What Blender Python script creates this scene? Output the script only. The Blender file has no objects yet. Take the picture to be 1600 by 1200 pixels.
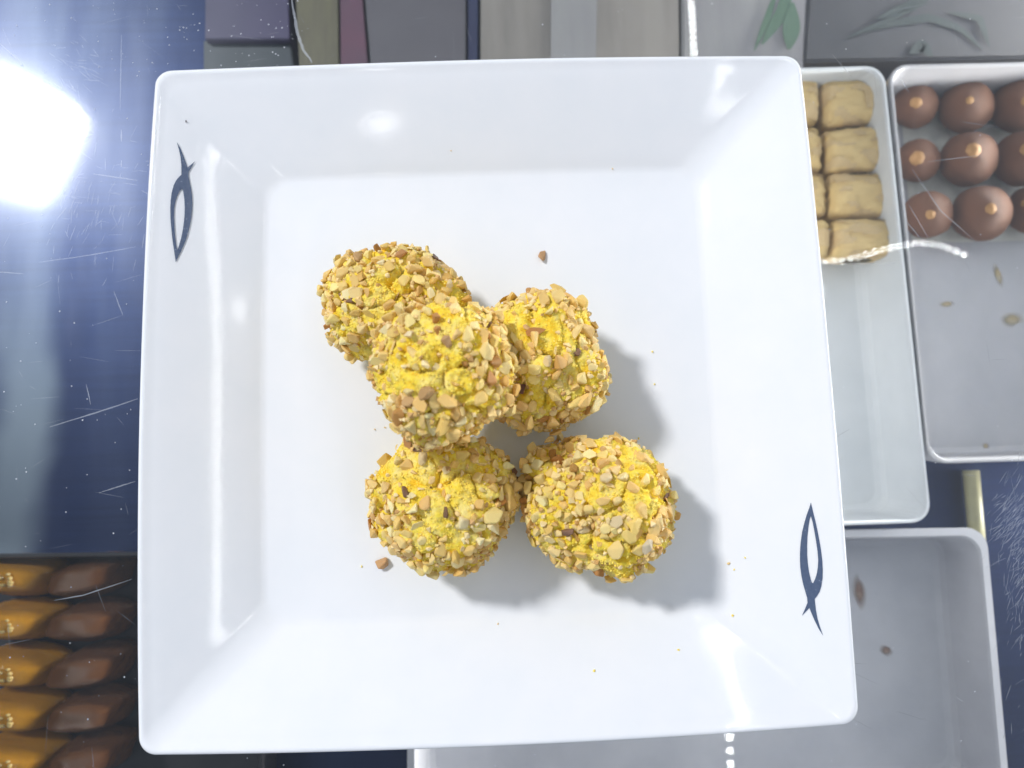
import bpy, bmesh, math, random
from mathutils import Vector, Matrix, noise
from mathutils.bvhtree import BVHTree

S = bpy.context.scene
COL = S.collection
rnd = random.Random(7)

# ------------------------------------------------------------------ camera
CAM_C = Vector((0.00113138, -0.03089079, 0.25785576))
RM = Matrix(((0.99919371, -0.03594745, 0.01788044),
             (-0.03336892, -0.99120781, -0.12803746),
             (0.02232585, 0.12733757, -0.99160814)))      # world -> view (x right, y down, z forward)
FPX = 1200.0


def ray(px, py):
    return RM.transposed() @ Vector(((px - 800) / FPX, (py - 600) / FPX, 1.0))


def P(px, py, z):
    """point of the horizontal plane at height z that is seen at a photo pixel"""
    d = ray(px, py)
    return CAM_C + d * ((z - CAM_C.z) / d.z)


def proj(w):
    c = RM @ (Vector(w) - CAM_C)
    return 800 + FPX * c.x / c.z, 600 + FPX * c.y / c.z


cam = bpy.data.cameras.new('camera')
cam.sensor_width = 36.0
cam.lens = 27.0
cam.clip_start = 0.01
cam.clip_end = 50
cam.dof.use_dof = True
cam.dof.focus_distance = 0.232
cam.dof.aperture_fstop = 10.0
co = bpy.data.objects.new('camera', cam)
Rt = RM.transposed()
m3 = Matrix((Rt.col[0], -Rt.col[1], -Rt.col[2])).transposed()
co.matrix_world = Matrix.Translation(CAM_C) @ m3.to_4x4()
COL.objects.link(co)
S.camera = co

# ------------------------------------------------------------------ world and lamps
W = bpy.data.worlds.new('World')
S.world = W
W.use_nodes = True
bg = W.node_tree.nodes['Background']
bg.inputs['Color'].default_value = (0.755, 0.845, 1.0, 1)
bg.inputs['Strength'].default_value = 0.47

# the shop's ceiling panel lamp: its mirror image shows in the glass at the left of the photo
LZ = 2.0
a, b, c = (P(x, y, -LZ) for x, y in ((-75, 92), (104, 176), (78, 312)))
for v in (a, b, c):
    v.z = LZ
ld = bpy.data.lights.new('ceiling_panel_lamp', 'AREA')
ld.shape = 'RECTANGLE'
ld.size = (b - a).length
ld.size_y = (c - b).length
ld.energy = 79.0
ld.color = (0.985, 0.985, 1.0)
lo = bpy.data.objects.new('ceiling_panel_lamp', ld)
xa = (b - a).normalized()
za = Vector((0, 0, 1))
ya = za.cross(xa)
lo.matrix_world = Matrix.Translation((a + c) / 2) @ Matrix((xa, ya, za)).transposed().to_4x4()
COL.objects.link(lo)

# unseen fill light added inside the case, under the right edge of the counter
td = bpy.data.lights.new('added_case_fill', 'AREA')
td.shape = 'RECTANGLE'
td.size = 0.52
td.size_y = 0.03
td.energy = 8.0
td.color = (1.0, 0.97, 0.93)
to = bpy.data.objects.new('added_case_fill', td)
tz = Vector((0.85, 0.0, 0.30)).normalized()
ty = Vector((0, 1, 0))
to.matrix_world = Matrix.Translation((0.52, 0.15, -0.028)) @ Matrix((ty, tz.cross(ty), tz)).transposed().to_4x4()
COL.objects.link(to)
td2 = td.copy()  # another unseen fill, added at the front to brighten the trays
td2.size = 0.5
td2.energy = 0.25
to2 = bpy.data.objects.new('added_case_fill', td2)
tz = Vector((-0.05, -0.85, 0.35)).normalized()
tx = Vector((1, 0, 0))
tx = (tx - tz * tx.dot(tz)).normalized()
to2.matrix_world = Matrix.Translation((0.33, -0.36, -0.028)) @ Matrix((tx, tz.cross(tx), tz)).transposed().to_4x4()
COL.objects.link(to2)
# fill light added under the counter glass, hidden below the plate, for the trays
td3 = td.copy()
td3.size = 0.13
td3.size_y = 0.02
td3.energy = 0.2
to3 = bpy.data.objects.new('added_case_fill', td3)
to3.matrix_world = Matrix.Translation((0.065, 0.02, -0.014)) @ Matrix.Rotation(math.radians(90), 4, 'Z')
COL.objects.link(to3)

vs = S.view_settings
vs.view_transform = 'Standard'
vs.look = 'None'
vs.exposure = 0.0
vs.gamma = 1.0
S.render.engine = 'CYCLES'
S.cycles.use_denoising = True
S.cycles.max_bounces = 10
S.cycles.transparent_max_bounces = 24
S.cycles.sample_clamp_indirect = 6.0


# ------------------------------------------------------------------ helpers
def tag(o, label=None, cat=None, group=None, kind=None):
    if label: o['label'] = label
    if cat: o['category'] = cat
    if group: o['group'] = group
    if kind: o['kind'] = kind
    return o


def empty(name, loc, label, cat, group=None, rz=0.0):
    o = bpy.data.objects.new(name, None)
    o.empty_display_size = 0.005
    o.location = loc
    o.rotation_euler = (0, 0, rz)
    COL.objects.link(o)
    return tag(o, label, cat, group)


def link(name, me, parent=None, loc=None):
    o = bpy.data.objects.new(name, me)
    COL.objects.link(o)
    if parent is not None:
        o.parent = parent
    if loc is not None:
        o.location = loc
    return o


def mesh(name, verts, faces, mats, smooth=True, fmat=None):
    me = bpy.data.meshes.new(name)
    me.from_pydata([tuple(v) for v in verts], [], faces)
    for m in (mats if isinstance(mats, (list, tuple)) else [mats]):
        me.materials.append(m)
    if smooth:
        me.polygons.foreach_set('use_smooth', [True] * len(me.polygons))
    if fmat:
        me.polygons.foreach_set('material_index', fmat)
    me.update()
    return me


def bmesh_to(name, bm, mats, smooth=True):
    bmesh.ops.recalc_face_normals(bm, faces=bm.faces[:])
    me = bpy.data.meshes.new(name)
    bm.to_mesh(me)
    bm.free()
    for m in (mats if isinstance(mats, (list, tuple)) else [mats]):
        me.materials.append(m)
    if smooth:
        me.polygons.foreach_set('use_smooth', [True] * len(me.polygons))
    return me


class Mat:
    def __init__(s, name, base=(0.5, 0.5, 0.5), rough=0.5, metal=0.0, spec=0.5):
        s.m = bpy.data.materials.new(name)
        s.m.use_nodes = True
        s.t = s.m.node_tree
        s.n = s.t.nodes
        s.b = s.n['Principled BSDF']
        s.b.inputs['Base Color'].default_value = (*base, 1)
        s.b.inputs['Roughness'].default_value = rough
        s.b.inputs['Metallic'].default_value = metal
        s.b.inputs['Specular IOR Level'].default_value = spec

    def node(s, typ, **kw):
        n = s.n.new(typ)
        for k, v in kw.items():
            if k in n.inputs:
                n.inputs[k].default_value = v
            else:
                setattr(n, k, v)
        return n

    def l(s, a, b):
        s.t.links.new(a, b)

    def coords(s, scale=(1, 1, 1)):
        tc = s.node('ShaderNodeTexCoord')
        mp = s.node('ShaderNodeMapping')
        mp.inputs['Scale'].default_value = scale
        s.l(tc.outputs['Object'], mp.inputs['Vector'])
        return mp.outputs['Vector']

    def noise(s, scale, detail=4, rough=0.55, vec=None):
        n = s.node('ShaderNodeTexNoise')
        n.inputs['Scale'].default_value = scale
        n.inputs['Detail'].default_value = detail
        n.inputs['Roughness'].default_value = rough
        s.l(vec if vec is not None else s.coords(), n.inputs['Vector'])
        return n.outputs['Fac']

    def ramp(s, fac, stops):
        r = s.node('ShaderNodeValToRGB')
        e = r.color_ramp.elements
        while len(e) < len(stops):
            e.new(0.5)
        for el, (p, cc) in zip(e, stops):
            el.position = p
            el.color = (*cc, 1) if len(cc) == 3 else cc
        s.l(fac, r.inputs['Fac'])
        return r.outputs['Color']

    def color(s, sock):
        s.l(sock, s.b.inputs['Base Color'])
        return s

    def bump(s, fac, dist, strength=1.0):
        n = s.node('ShaderNodeBump')
        n.inputs['Strength'].default_value = strength
        n.inputs['Distance'].default_value = dist
        s.l(fac, n.inputs['Height'])
        s.l(n.outputs['Normal'], s.b.inputs['Normal'])
        return s


def two_tone(name, c1, c2, scale, rough=0.5, metal=0.0, bump=0.0, lo=0.35, hi=0.65, vec=(1, 1, 1), spec=0.5):
    k = Mat(name, c1, rough, metal, spec)
    v = k.coords(vec)
    f = k.noise(scale, 6, 0.6, v)
    k.color(k.ramp(f, [(lo, c1), (hi, c2)]))
    if bump:
        k.bump(f, bump)
    return k.m


# ------------------------------------------------------------------ materials
k = Mat('white_glaze', (0.84, 0.86, 0.885), 0.07, 0, 0.38)
f = k.noise(420, 2, 0.5)
k.bump(f, 0.00004, 0.3)
f2 = k.noise(60, 3)
k.color(k.ramp(f2, [(0.3, (0.84, 0.86, 0.89)), (0.7, (0.87, 0.88, 0.905))]))
GLAZE = k.m

k = Mat('blue_print', (0.075, 0.12, 0.215), 0.22)
f = k.noise(900, 2)
k.color(k.ramp(f, [(0.3, (0.072, 0.103, 0.18)), (0.68, (0.09, 0.125, 0.205)), (0.78, (0.4, 0.45, 0.55))]))
PRINT = k.m

# dough: bright yellow crumb with tan dust
k = Mat('yellow_dough', (0.85, 0.62, 0.06), 0.85, 0, 0.25)
f = k.noise(170, 6, 0.65)
f3 = k.noise(700, 4, 0.7)
cA = k.ramp(f, [(0.33, (0.92, 0.58, 0.03)), (0.46, (0.97, 0.74, 0.08)), (0.66, (0.95, 0.79, 0.28))])
mx = k.node('ShaderNodeMix', data_type='RGBA', blend_type='MULTIPLY')
mx.inputs[0].default_value = 0.55
k.l(cA, mx.inputs[6])
k.l(k.ramp(f3, [(0.34, (0.70, 0.50, 0.28)), (0.46, (1, 1, 1))]), mx.inputs[7])
k.color(mx.outputs[2])
k.bump(f3, 0.0007, 1.0)
k.b.inputs['Subsurface Weight'].default_value = 0.12
k.b.inputs['Subsurface Radius'].default_value = (1.0, 0.6, 0.15)
k.b.inputs['Subsurface Scale'].default_value = 0.002
DOUGH = k.m

# chopped nuts: each piece carries its own roast colour as its object colour
k = Mat('chopped_nut', (0.6, 0.4, 0.17), 0.42, 0, 0.4)
oi = k.node('ShaderNodeObjectInfo')
f = k.noise(520, 3, 0.6)
mx = k.node('ShaderNodeMix', data_type='RGBA', blend_type='MULTIPLY')
mx.inputs[0].default_value = 0.8
k.l(oi.outputs['Color'], mx.inputs[6])
k.l(k.ramp(f, [(0.3, (0.80, 0.70, 0.55)), (0.55, (1, 1, 1)), (0.75, (1.08, 1.08, 1.1))]), mx.inputs[7])
k.color(mx.outputs[2])
k.bump(f, 0.0003, 0.5)
k.b.inputs['Subsurface Weight'].default_value = 0.1
k.b.inputs['Subsurface Radius'].default_value = (1.0, 0.6, 0.3)
k.b.inputs['Subsurface Scale'].default_value = 0.001
NUT = k.m
NUTDUST = two_tone('nut_dust', (0.82, 0.56, 0.22), (0.88, 0.67, 0.31), 300, 0.7)
NUTPALE = two_tone('pale_nut_chip', (0.84, 0.64, 0.29), (0.9, 0.72, 0.38), 300, 0.55)
NUTBROWN = two_tone('toasted_nut_chip', (0.66, 0.40, 0.14), (0.56, 0.32, 0.11), 300, 0.5)
YCRUMB = two_tone('yellow_crumb', (0.98, 0.75, 0.07), (0.96, 0.79, 0.2), 300, 0.85)
DARKSPECK = Mat('dark_speck', (0.06, 0.045, 0.04), 0.6).m

# counter glass: clear pane whose worn top face mirrors the room and scatters a little
def glass(name, top):
    m = bpy.data.materials.new(name)
    m.use_nodes = True
    t = m.node_tree
    t.nodes.clear()
    out = t.nodes.new('ShaderNodeOutputMaterial')
    tr = t.nodes.new('ShaderNodeBsdfTransparent')
    tr.inputs['Color'].default_value = (0.955, 0.975, 0.975, 1) if top else (1, 1, 1, 1)
    if not top:
        t.links.new(tr.outputs[0], out.inputs['Surface'])
        return m
    g1 = t.nodes.new('ShaderNodeBsdfGlossy')
    g1.inputs['Color'].default_value = (0.95, 0.98, 1, 1)
    g2 = t.nodes.new('ShaderNodeBsdfGlossy')
    g2.inputs['Roughness'].default_value = 0.38
    g2.inputs['Color'].default_value = (0.85, 0.92, 1, 1)
    fr = t.nodes.new('ShaderNodeFresnel')
    fr.inputs['IOR'].default_value = 1.5
    # wiped smears: the scatter is stronger in long soft bands
    tc = t.nodes.new('ShaderNodeTexCoord')
    mp = t.nodes.new('ShaderNodeMapping')
    mp.inputs['Scale'].default_value = (38, 7, 1)
    mp.inputs['Rotation'].default_value = (0, 0, 0.12)
    t.links.new(tc.outputs['Object'], mp.inputs['Vector'])
    nz = t.nodes.new('ShaderNodeTexNoise')
    nz.inputs['Scale'].default_value = 1.0
    nz.inputs['Detail'].default_value = 5
    t.links.new(mp.outputs[0], nz.inputs['Vector'])
    mr = t.nodes.new('ShaderNodeMapRange')
    mr.inputs['From Min'].default_value = 0.35
    mr.inputs['From Max'].default_value = 0.7
    mr.inputs['To Min'].default_value = 0.006
    mr.inputs['To Max'].default_value = 0.036
    t.links.new(nz.outputs['Fac'], mr.inputs['Value'])
    m1 = t.nodes.new('ShaderNodeMixShader')
    t.links.new(fr.outputs[0], m1.inputs[0])
    t.links.new(tr.outputs[0], m1.inputs[1])
    t.links.new(g1.outputs[0], m1.inputs[2])
    # scatter weighted to peak around the panel lamp's mirror image, shaping its glow
    vd = t.nodes.new('ShaderNodeVectorMath')
    vd.operation = 'DISTANCE'
    vd.inputs[1].default_value = (-0.21, 0.09, 0)
    t.links.new(tc.outputs['Object'], vd.inputs[0])
    m4 = t.nodes.new('ShaderNodeMapRange')
    m4.interpolation_type = 'SMOOTHSTEP'
    m4.inputs['From Min'].default_value = 0.036
    m4.inputs['From Max'].default_value = 0.19
    m4.inputs['To Min'].default_value = 1.0
    m4.inputs['To Max'].default_value = 0.40
    t.links.new(vd.outputs['Value'], m4.inputs['Value'])
    mm_ = t.nodes.new('ShaderNodeMath')
    mm_.operation = 'MULTIPLY'
    t.links.new(mr.outputs[0], mm_.inputs[0])
    t.links.new(m4.outputs[0], mm_.inputs[1])
    mg = t.nodes.new('ShaderNodeMapRange')
    mg.inputs['From Min'].default_value = 0.42
    mg.inputs['To Max'].default_value = 0.085
    t.links.new(m4.outputs[0], mg.inputs['Value'])
    t.links.new(mg.outputs[0], g1.inputs['Roughness'])
    m2 = t.nodes.new('ShaderNodeMixShader')
    t.links.new(mm_.outputs[0], m2.inputs[0])
    t.links.new(m1.outputs[0], m2.inputs[1])
    t.links.new(g2.outputs[0], m2.inputs[2])
    # and a tighter scatter lobe, put in as a halo around that image
    g3 = t.nodes.new('ShaderNodeBsdfGlossy')
    g3.inputs['Roughness'].default_value = 0.24
    g3.inputs['Color'].default_value = (0.9, 0.95, 1, 1)
    m5 = t.nodes.new('ShaderNodeMath')
    m5.operation = 'MULTIPLY'
    m5.inputs[1].default_value = 0.006
    t.links.new(m4.outputs[0], m5.inputs[0])
    m6 = t.nodes.new('ShaderNodeMixShader')
    t.links.new(m5.outputs[0], m6.inputs[0])
    t.links.new(m2.outputs[0], m6.inputs[1])
    t.links.new(g3.outputs[0], m6.inputs[2])
    # a pale haze blended in over the right half, for scattered lamp light
    sx = t.nodes.new('ShaderNodeSeparateXYZ')
    t.links.new(tc.outputs['Object'], sx.inputs[0])
    m7 = t.nodes.new('ShaderNodeMapRange')
    m7.interpolation_type = 'SMOOTHSTEP'
    m7.inputs['From Min'].default_value = 0.0
    m7.inputs['From Max'].default_value = 0.14
    m7.inputs['To Max'].default_value = 0.034
    t.links.new(sx.outputs['X'], m7.inputs['Value'])
    df = t.nodes.new('ShaderNodeBsdfDiffuse')
    df.inputs['Color'].default_value = (0.8, 0.82, 0.85, 1)
    m8 = t.nodes.new('ShaderNodeMixShader')
    t.links.new(m7.outputs[0], m8.inputs[0])
    t.links.new(m6.outputs[0], m8.inputs[1])
    t.links.new(df.outputs[0], m8.inputs[2])
    t.links.new(m8.outputs[0], out.inputs['Surface'])
    return m


GLASS_TOP = glass('worn_glass_top', True)
GLASS_BODY = glass('clear_glass', False)
SCRATCH = Mat('scratched_glass', (0.75, 0.8, 0.88), 0.4).m
_t = SCRATCH.node_tree
_tr = _t.nodes.new('ShaderNodeBsdfTransparent')
_mx = _t.nodes.new('ShaderNodeMixShader')
_mx.inputs[0].default_value = 0.30
_o = [n for n in _t.nodes if n.type == 'OUTPUT_MATERIAL'][0]
_t.links.new(_tr.outputs[0], _mx.inputs[1])
_t.links.new(_t.nodes['Principled BSDF'].outputs[0], _mx.inputs[2])
_t.links.new(_mx.outputs[0], _o.inputs['Surface'])

k = Mat('navy_brushed_steel', (0.05, 0.075, 0.17), 0.42, 0.85)
v = k.coords((3, 90, 1))
f = k.noise(6, 6, 0.6, v)
v2 = k.coords((14, 2.2, 1))
f2 = k.noise(1.6, 3, 0.5, v2)
cA = k.ramp(f2, [(0.38, (0.010, 0.020, 0.062)), (0.55, (0.014, 0.026, 0.075)), (0.68, (0.030, 0.045, 0.095))])
mx = k.node('ShaderNodeMix', data_type='RGBA', blend_type='MULTIPLY')
mx.inputs[0].default_value = 0.5
k.l(cA, mx.inputs[6])
k.l(k.ramp(f, [(0.3, (0.7, 0.7, 0.7)), (0.7, (1.2, 1.2, 1.2))]), mx.inputs[7])
# a paler streak is painted into the steel in place of a reflection
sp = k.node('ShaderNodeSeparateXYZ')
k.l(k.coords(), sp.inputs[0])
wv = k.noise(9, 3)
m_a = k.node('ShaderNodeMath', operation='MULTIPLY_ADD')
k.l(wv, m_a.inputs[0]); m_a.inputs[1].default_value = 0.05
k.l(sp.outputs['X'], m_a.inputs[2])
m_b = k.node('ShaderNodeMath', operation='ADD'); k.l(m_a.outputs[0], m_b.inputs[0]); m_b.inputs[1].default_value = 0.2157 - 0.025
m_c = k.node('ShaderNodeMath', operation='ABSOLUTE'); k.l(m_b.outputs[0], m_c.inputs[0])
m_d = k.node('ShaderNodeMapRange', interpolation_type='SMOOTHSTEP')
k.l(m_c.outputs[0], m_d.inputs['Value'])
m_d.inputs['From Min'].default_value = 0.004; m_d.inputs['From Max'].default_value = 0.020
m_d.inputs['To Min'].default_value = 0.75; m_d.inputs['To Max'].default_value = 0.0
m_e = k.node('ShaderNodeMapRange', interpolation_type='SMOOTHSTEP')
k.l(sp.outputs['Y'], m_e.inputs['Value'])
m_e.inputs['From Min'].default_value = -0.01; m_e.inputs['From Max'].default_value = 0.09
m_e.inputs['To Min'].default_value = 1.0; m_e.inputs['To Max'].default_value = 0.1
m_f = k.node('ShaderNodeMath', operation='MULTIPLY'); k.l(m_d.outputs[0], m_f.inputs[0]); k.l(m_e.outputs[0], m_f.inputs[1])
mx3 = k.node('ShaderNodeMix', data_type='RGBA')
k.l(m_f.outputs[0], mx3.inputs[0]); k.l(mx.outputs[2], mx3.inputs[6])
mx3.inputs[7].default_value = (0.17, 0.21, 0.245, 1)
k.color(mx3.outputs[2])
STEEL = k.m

TRAY = two_tone('pale_tray_plastic', (0.58, 0.615, 0.645), (0.65, 0.68, 0.71), 26, 0.38, 0, 0.0, spec=0.4)
TRAYW = two_tone('grey_tray_plastic', (0.40, 0.405, 0.425), (0.47, 0.47, 0.49), 22, 0.42, 0, 0.0)
TRAYG = two_tone('worn_grey_tray', (0.50, 0.51, 0.55), (0.62, 0.625, 0.66), 20, 0.45)
DARKTRAY = two_tone('dark_steel_tray', (0.02, 0.02, 0.024), (0.035, 0.033, 0.035), 30, 0.45, 0.3)
STAIN_B = two_tone('brown_stain', (0.24, 0.13, 0.09), (0.36, 0.26, 0.20), 300, 0.6)
STAIN_Y = two_tone('syrup_stain', (0.44, 0.33, 0.13), (0.42, 0.37, 0.25), 300, 0.35)
for st in (STAIN_B, STAIN_Y):
    t_ = st.node_tree
    tc_ = t_.nodes.new('ShaderNodeTexCoord')
    vd_ = t_.nodes.new('ShaderNodeVectorMath'); vd_.operation = 'DISTANCE'
    vd_.inputs[1].default_value = (.5, .5, 0)
    sx_n = t_.nodes.new('ShaderNodeVectorMath'); sx_n.operation = 'MULTIPLY'
    sx_n.inputs[1].default_value = (1, 1, 0)
    t_.links.new(tc_.outputs['Generated'], sx_n.inputs[0])
    t_.links.new(sx_n.outputs[0], vd_.inputs[0])
    mr_ = t_.nodes.new('ShaderNodeMapRange')
    mr_.inputs['From Min'].default_value = .12; mr_.inputs['From Max'].default_value = .46
    mr_.inputs['To Min'].default_value = .8; mr_.inputs['To Max'].default_value = 0
    t_.links.new(vd_.outputs['Value'], mr_.inputs['Value'])
    t_.links.new(mr_.outputs[0], t_.nodes['Principled BSDF'].inputs['Alpha'])
LINER = two_tone('white_paper_liner', (0.52, 0.52, 0.47), (0.62, 0.62, 0.57), 80, 0.7)

FILO = two_tone('baked_filo', (0.93, 0.71, 0.33), (0.84, 0.55, 0.20), 55, 0.5, 0, 0.0006, 0.4, 0.72, (1, 0.6, 1))
FILO2 = two_tone('toasted_filo', (0.88, 0.68, 0.36), (0.62, 0.35, 0.11), 75, 0.45, 0, 0.0006, 0.4, 0.75, (1, 0.5, 1))
FILLING = two_tone('pistachio_filling', (0.13, 0.12, 0.04), (0.24, 0.17, 0.07), 400, 0.8, 0, 0.001)
CHOC = two_tone('milk_chocolate', (0.25, 0.10, 0.046), (0.31, 0.135, 0.066), 110, 0.58, 0, 0.0012)
HAZEL = two_tone('roasted_hazelnut', (0.32, 0.15, 0.05), (0.52, 0.29, 0.10), 200, 0.6)
SYRUP = two_tone('syrupy_baklava', (0.95, 0.47, 0.015), (0.70, 0.26, 0.01), 70, 0.16, 0, 0.0015, 0.38, 0.66)
SYRUPD = two_tone('dark_baklava', (0.26, 0.095, 0.022), (0.15, 0.055, 0.015), 70, 0.25, 0, 0.0015, 0.38, 0.66)
WALNUT = two_tone('chopped_pistachio', (0.5, 0.36, 0.07), (0.62, 0.45, 0.2), 300, 0.6)


def paper(name, c1, c2, scale=20, rough=0.5, vec=(1, 1, 1)):
    return two_tone(name, c1, c2, scale, rough, vec=vec)


# ------------------------------------------------------------------ setting: the case below the glass
GT = 0.0            # top of the glass
CF = -0.092         # case floor
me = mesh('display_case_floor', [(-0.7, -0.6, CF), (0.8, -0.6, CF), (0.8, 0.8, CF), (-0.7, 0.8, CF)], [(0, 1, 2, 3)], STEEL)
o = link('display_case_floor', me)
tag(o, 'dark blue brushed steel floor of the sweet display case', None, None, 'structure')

# ------------------------------------------------------------------ the glass counter
gl = empty('glass_counter', (0, 0, 0), 'clear scratched glass counter top the square plate stands on', 'glass top')
x0, x1, y0, y1, gz = -0.6, 0.7, -0.5, 0.7, -0.008
vs_ = [(x0, y0, 0), (x1, y0, 0), (x1, y1, 0), (x0, y1, 0), (x0, y0, gz), (x1, y0, gz), (x1, y1, gz), (x0, y1, gz)]
fs_ = [(0, 1, 2, 3), (7, 6, 5, 4), (0, 4, 5, 1), (1, 5, 6, 2), (2, 6, 7, 3), (3, 7, 4, 0)]
link('pane', mesh('pane', vs_, fs_, [GLASS_TOP, GLASS_BODY], False, [0, 1, 1, 1, 1, 1]), gl)


def ribbon(pts, widths, z, V, F):
    """thin flat strip lying at height z along 2-D points"""
    n0 = len(V)
    n = len(pts)
    for i, p in enumerate(pts):
        q = pts[min(i + 1, n - 1)] - pts[max(i - 1, 0)]
        d = Vector((-q.y, q.x)).normalized() * widths[i] * 0.5
        V.append((p.x + d.x, p.y + d.y, z))
        V.append((p.x - d.x, p.y - d.y, z))
    for i in range(n - 1):
        F.append((n0 + 2 * i, n0 + 2 * i + 1, n0 + 2 * i + 3, n0 + 2 * i + 2))


def pxline(pts, w, jitter=0.0, n=14):
    out = []
    seg = len(pts) - 1
    for i in range(n + 1):
        t = i / n * seg
        j = min(int(t), seg - 1)
        u = t - j
        x = pts[j][0] * (1 - u) + pts[j + 1][0] * u
        y = pts[j][1] * (1 - u) + pts[j + 1][1] * u
        q = P(x, y, 0)
        out.append(Vector((q.x + rnd.uniform(-jitter, jitter), q.y + rnd.uniform(-jitter, jitter))))
    ws = [w * (0.35 + 0.65 * math.sin(math.pi * min(1, max(0, i / n)))) * rnd.uniform(0.7, 1.2) for i in range(n + 1)]
    return out, ws


V, F = [], []
for pts, w in (
    ([(78, 667), (150, 645), (216, 623)], .00045), ([(62, 410), (140, 399), (212, 386)], .0003),
    ([(190, 55), (189, 120), (188, 172)], .0003), ([(190, 203), (190, 222)], .0004), ([(190, 250), (190, 262)], .0003),
    ([(98, 163), (125, 188), (147, 208)], .0004), ([(65, 125), (95, 141)], .0004), ([(0, 68), (35, 100)], .0003),
    ([(0, 425), (38, 428)], .0003), ([(85, 938), (130, 930), (206, 905)], .00035), ([(178, 455), (192, 492)], .0003),
    ([(155, 770), (212, 752)], .00035), ([(135, 600), (142, 632)], .0003), ([(145, 272), (215, 282)], .0004),
    ([(105, 220), (145, 210)], .0004), ([(1425, 265), (1470, 330), (1525, 378)], .0003), ([(1420, 320), (1450, 372)], .0003),
    ([(1405, 120), (1420, 145)], .0003), ([(1450, 253), (1530, 243)], .00025), ([(1300, 85), (1330, 120)], .00025),
    ([(1415, 345), (1440, 375)], .0003), ([(1290, 411), (1400, 411)], .0002), ([(1500, 190), (1560, 200)], .0002),
):
    ribbon(*pxline(pts, w, 0.00004), 0.00012, V, F)
# the scuffed patch at the right and the fine scuffs beside the lamp's mirror image
for cx, cy, sx, sy, n, ang in ((1580, 825, 20, 32, 190, -0.9), (1592, 930, 14, 50, 130, -1.2), (150, 330, 45, 55, 60, -1.2),
                               (180, 290, 40, 30, 30, 0.1), (115, 95, 22, 25, 40, 0.5), (110, 320, 20, 40, 30, -1.15),
                               (1590, 1080, 18, 60, 14, -1.1)):
    for i in range(n):
        x, y = rnd.gauss(cx, sx), rnd.gauss(cy, sy)
        L = rnd.uniform(5, 26)
        an = ang + rnd.gauss(0, 0.28)
        ribbon(*pxline([(x, y), (x + L * math.cos(an), y + L * math.sin(an))], rnd.uniform(.00006, .0002), 0, 3), 0.00012, V, F)
for i in range(100):
    x, y = rnd.choice(((rnd.uniform(0, 240), rnd.uniform(0, 860)), (rnd.uniform(0, 215), rnd.uniform(0, 1200)), (rnd.uniform(200, 1600), rnd.uniform(0, 110)),
                       (rnd.uniform(1290, 1600), rnd.uniform(0, 1200))))
    L = rnd.uniform(6, 60) ** 1.0
    an = rnd.choice((0.05, -0.25, 0.75, 1.45)) + rnd.gauss(0, 0.25)
    ribbon(*pxline([(x, y), (x + L * math.cos(an), y + L * math.sin(an))], rnd.uniform(.00004, .00010), 0, 4), 0.00012, V, F)
o = link('scratches', mesh('scratches', V, F, SCRATCH, False), gl)
o['kind'] = 'stuff'
# dust specks: tiny low domes
V, F = [], []
for i in range(420):
    x, y = rnd.uniform(-20, 1620), rnd.uniform(-10, 1210)
    if i < 180:
        x, y = rnd.uniform(0, 480), rnd.uniform(0, 120) if rnd.random() < .5 else rnd.uniform(0, 1100)
    p = P(x, y, 0.00010)
    r = rnd.uniform(.00008, .00028)
    n0 = len(V)
    for j in range(5):
        an = j * 1.2566 + i
        V.append((p.x + r * math.cos(an), p.y + r * math.sin(an), p.z))
    V.append((p.x, p.y, p.z + r * .5))
    for j in range(5):
        F.append((n0 + j, n0 + (j + 1) % 5, n0 + 5))
o = link('dust', mesh('dust', V, F, two_tone('dust_speck', (0.5, 0.53, 0.6), (0.7, 0.72, 0.78), 200, 0.8), False), gl)
o['kind'] = 'stuff'
# a greyish arc painted on the glass for a reflecting edge at the top
V, F = [], []
pts, ws = pxline([(455, -10), (460, 25), (466, 55), (474, 78), (488, 98)], .0011, .00012, 22)
ribbon(pts, ws, 0.00012, V, F)
link('arc_glint', mesh('arc_glint', V, F, SCRATCH, False), gl)

# ------------------------------------------------------------------ the plate
ZF, ZL = 0.0095, 0.0238      # well floor, lip top
BOW = (0.0011, 0.0013, 0.0026, 0.0019)      # right, top, left, bottom


def outline(h, rc, bowk, cx=0.0, cy=0.0, NS=26, NC=10):
    """rounded square, each side bowed a little"""
    hh = h
    sides = []
    crn = [(1, 1, 0), (-1, 1, 90), (-1, -1, 180), (1, -1, 270)]
    pts = []
    order = [0, 1, 2, 3]
    for q in order:
        # side q: right (going up), top (going left), left (down), bottom (right)
        for i in range(NS):
            t = -1 + 2 * i / NS
            L = hh - rc
            s = t * L
            bow = BOW[q] * bowk * (1 - (s / hh) ** 2)
            d = hh + bow - BOW[q] * bowk * (1 - (L / hh) ** 2)
            pts.append([(d, s), (-s, d), (-d, -s), (s, -d)][q])
        sx, sy, a0 = crn[q]
        for i in range(NC):
            an = math.radians(a0 + 90 * i / NC)
            pts.append((sx * (hh - rc) + rc * math.cos(an), sy * (hh - rc) + rc * math.sin(an)))
    return [(x + cx, y + cy) for x, y in pts]


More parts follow.
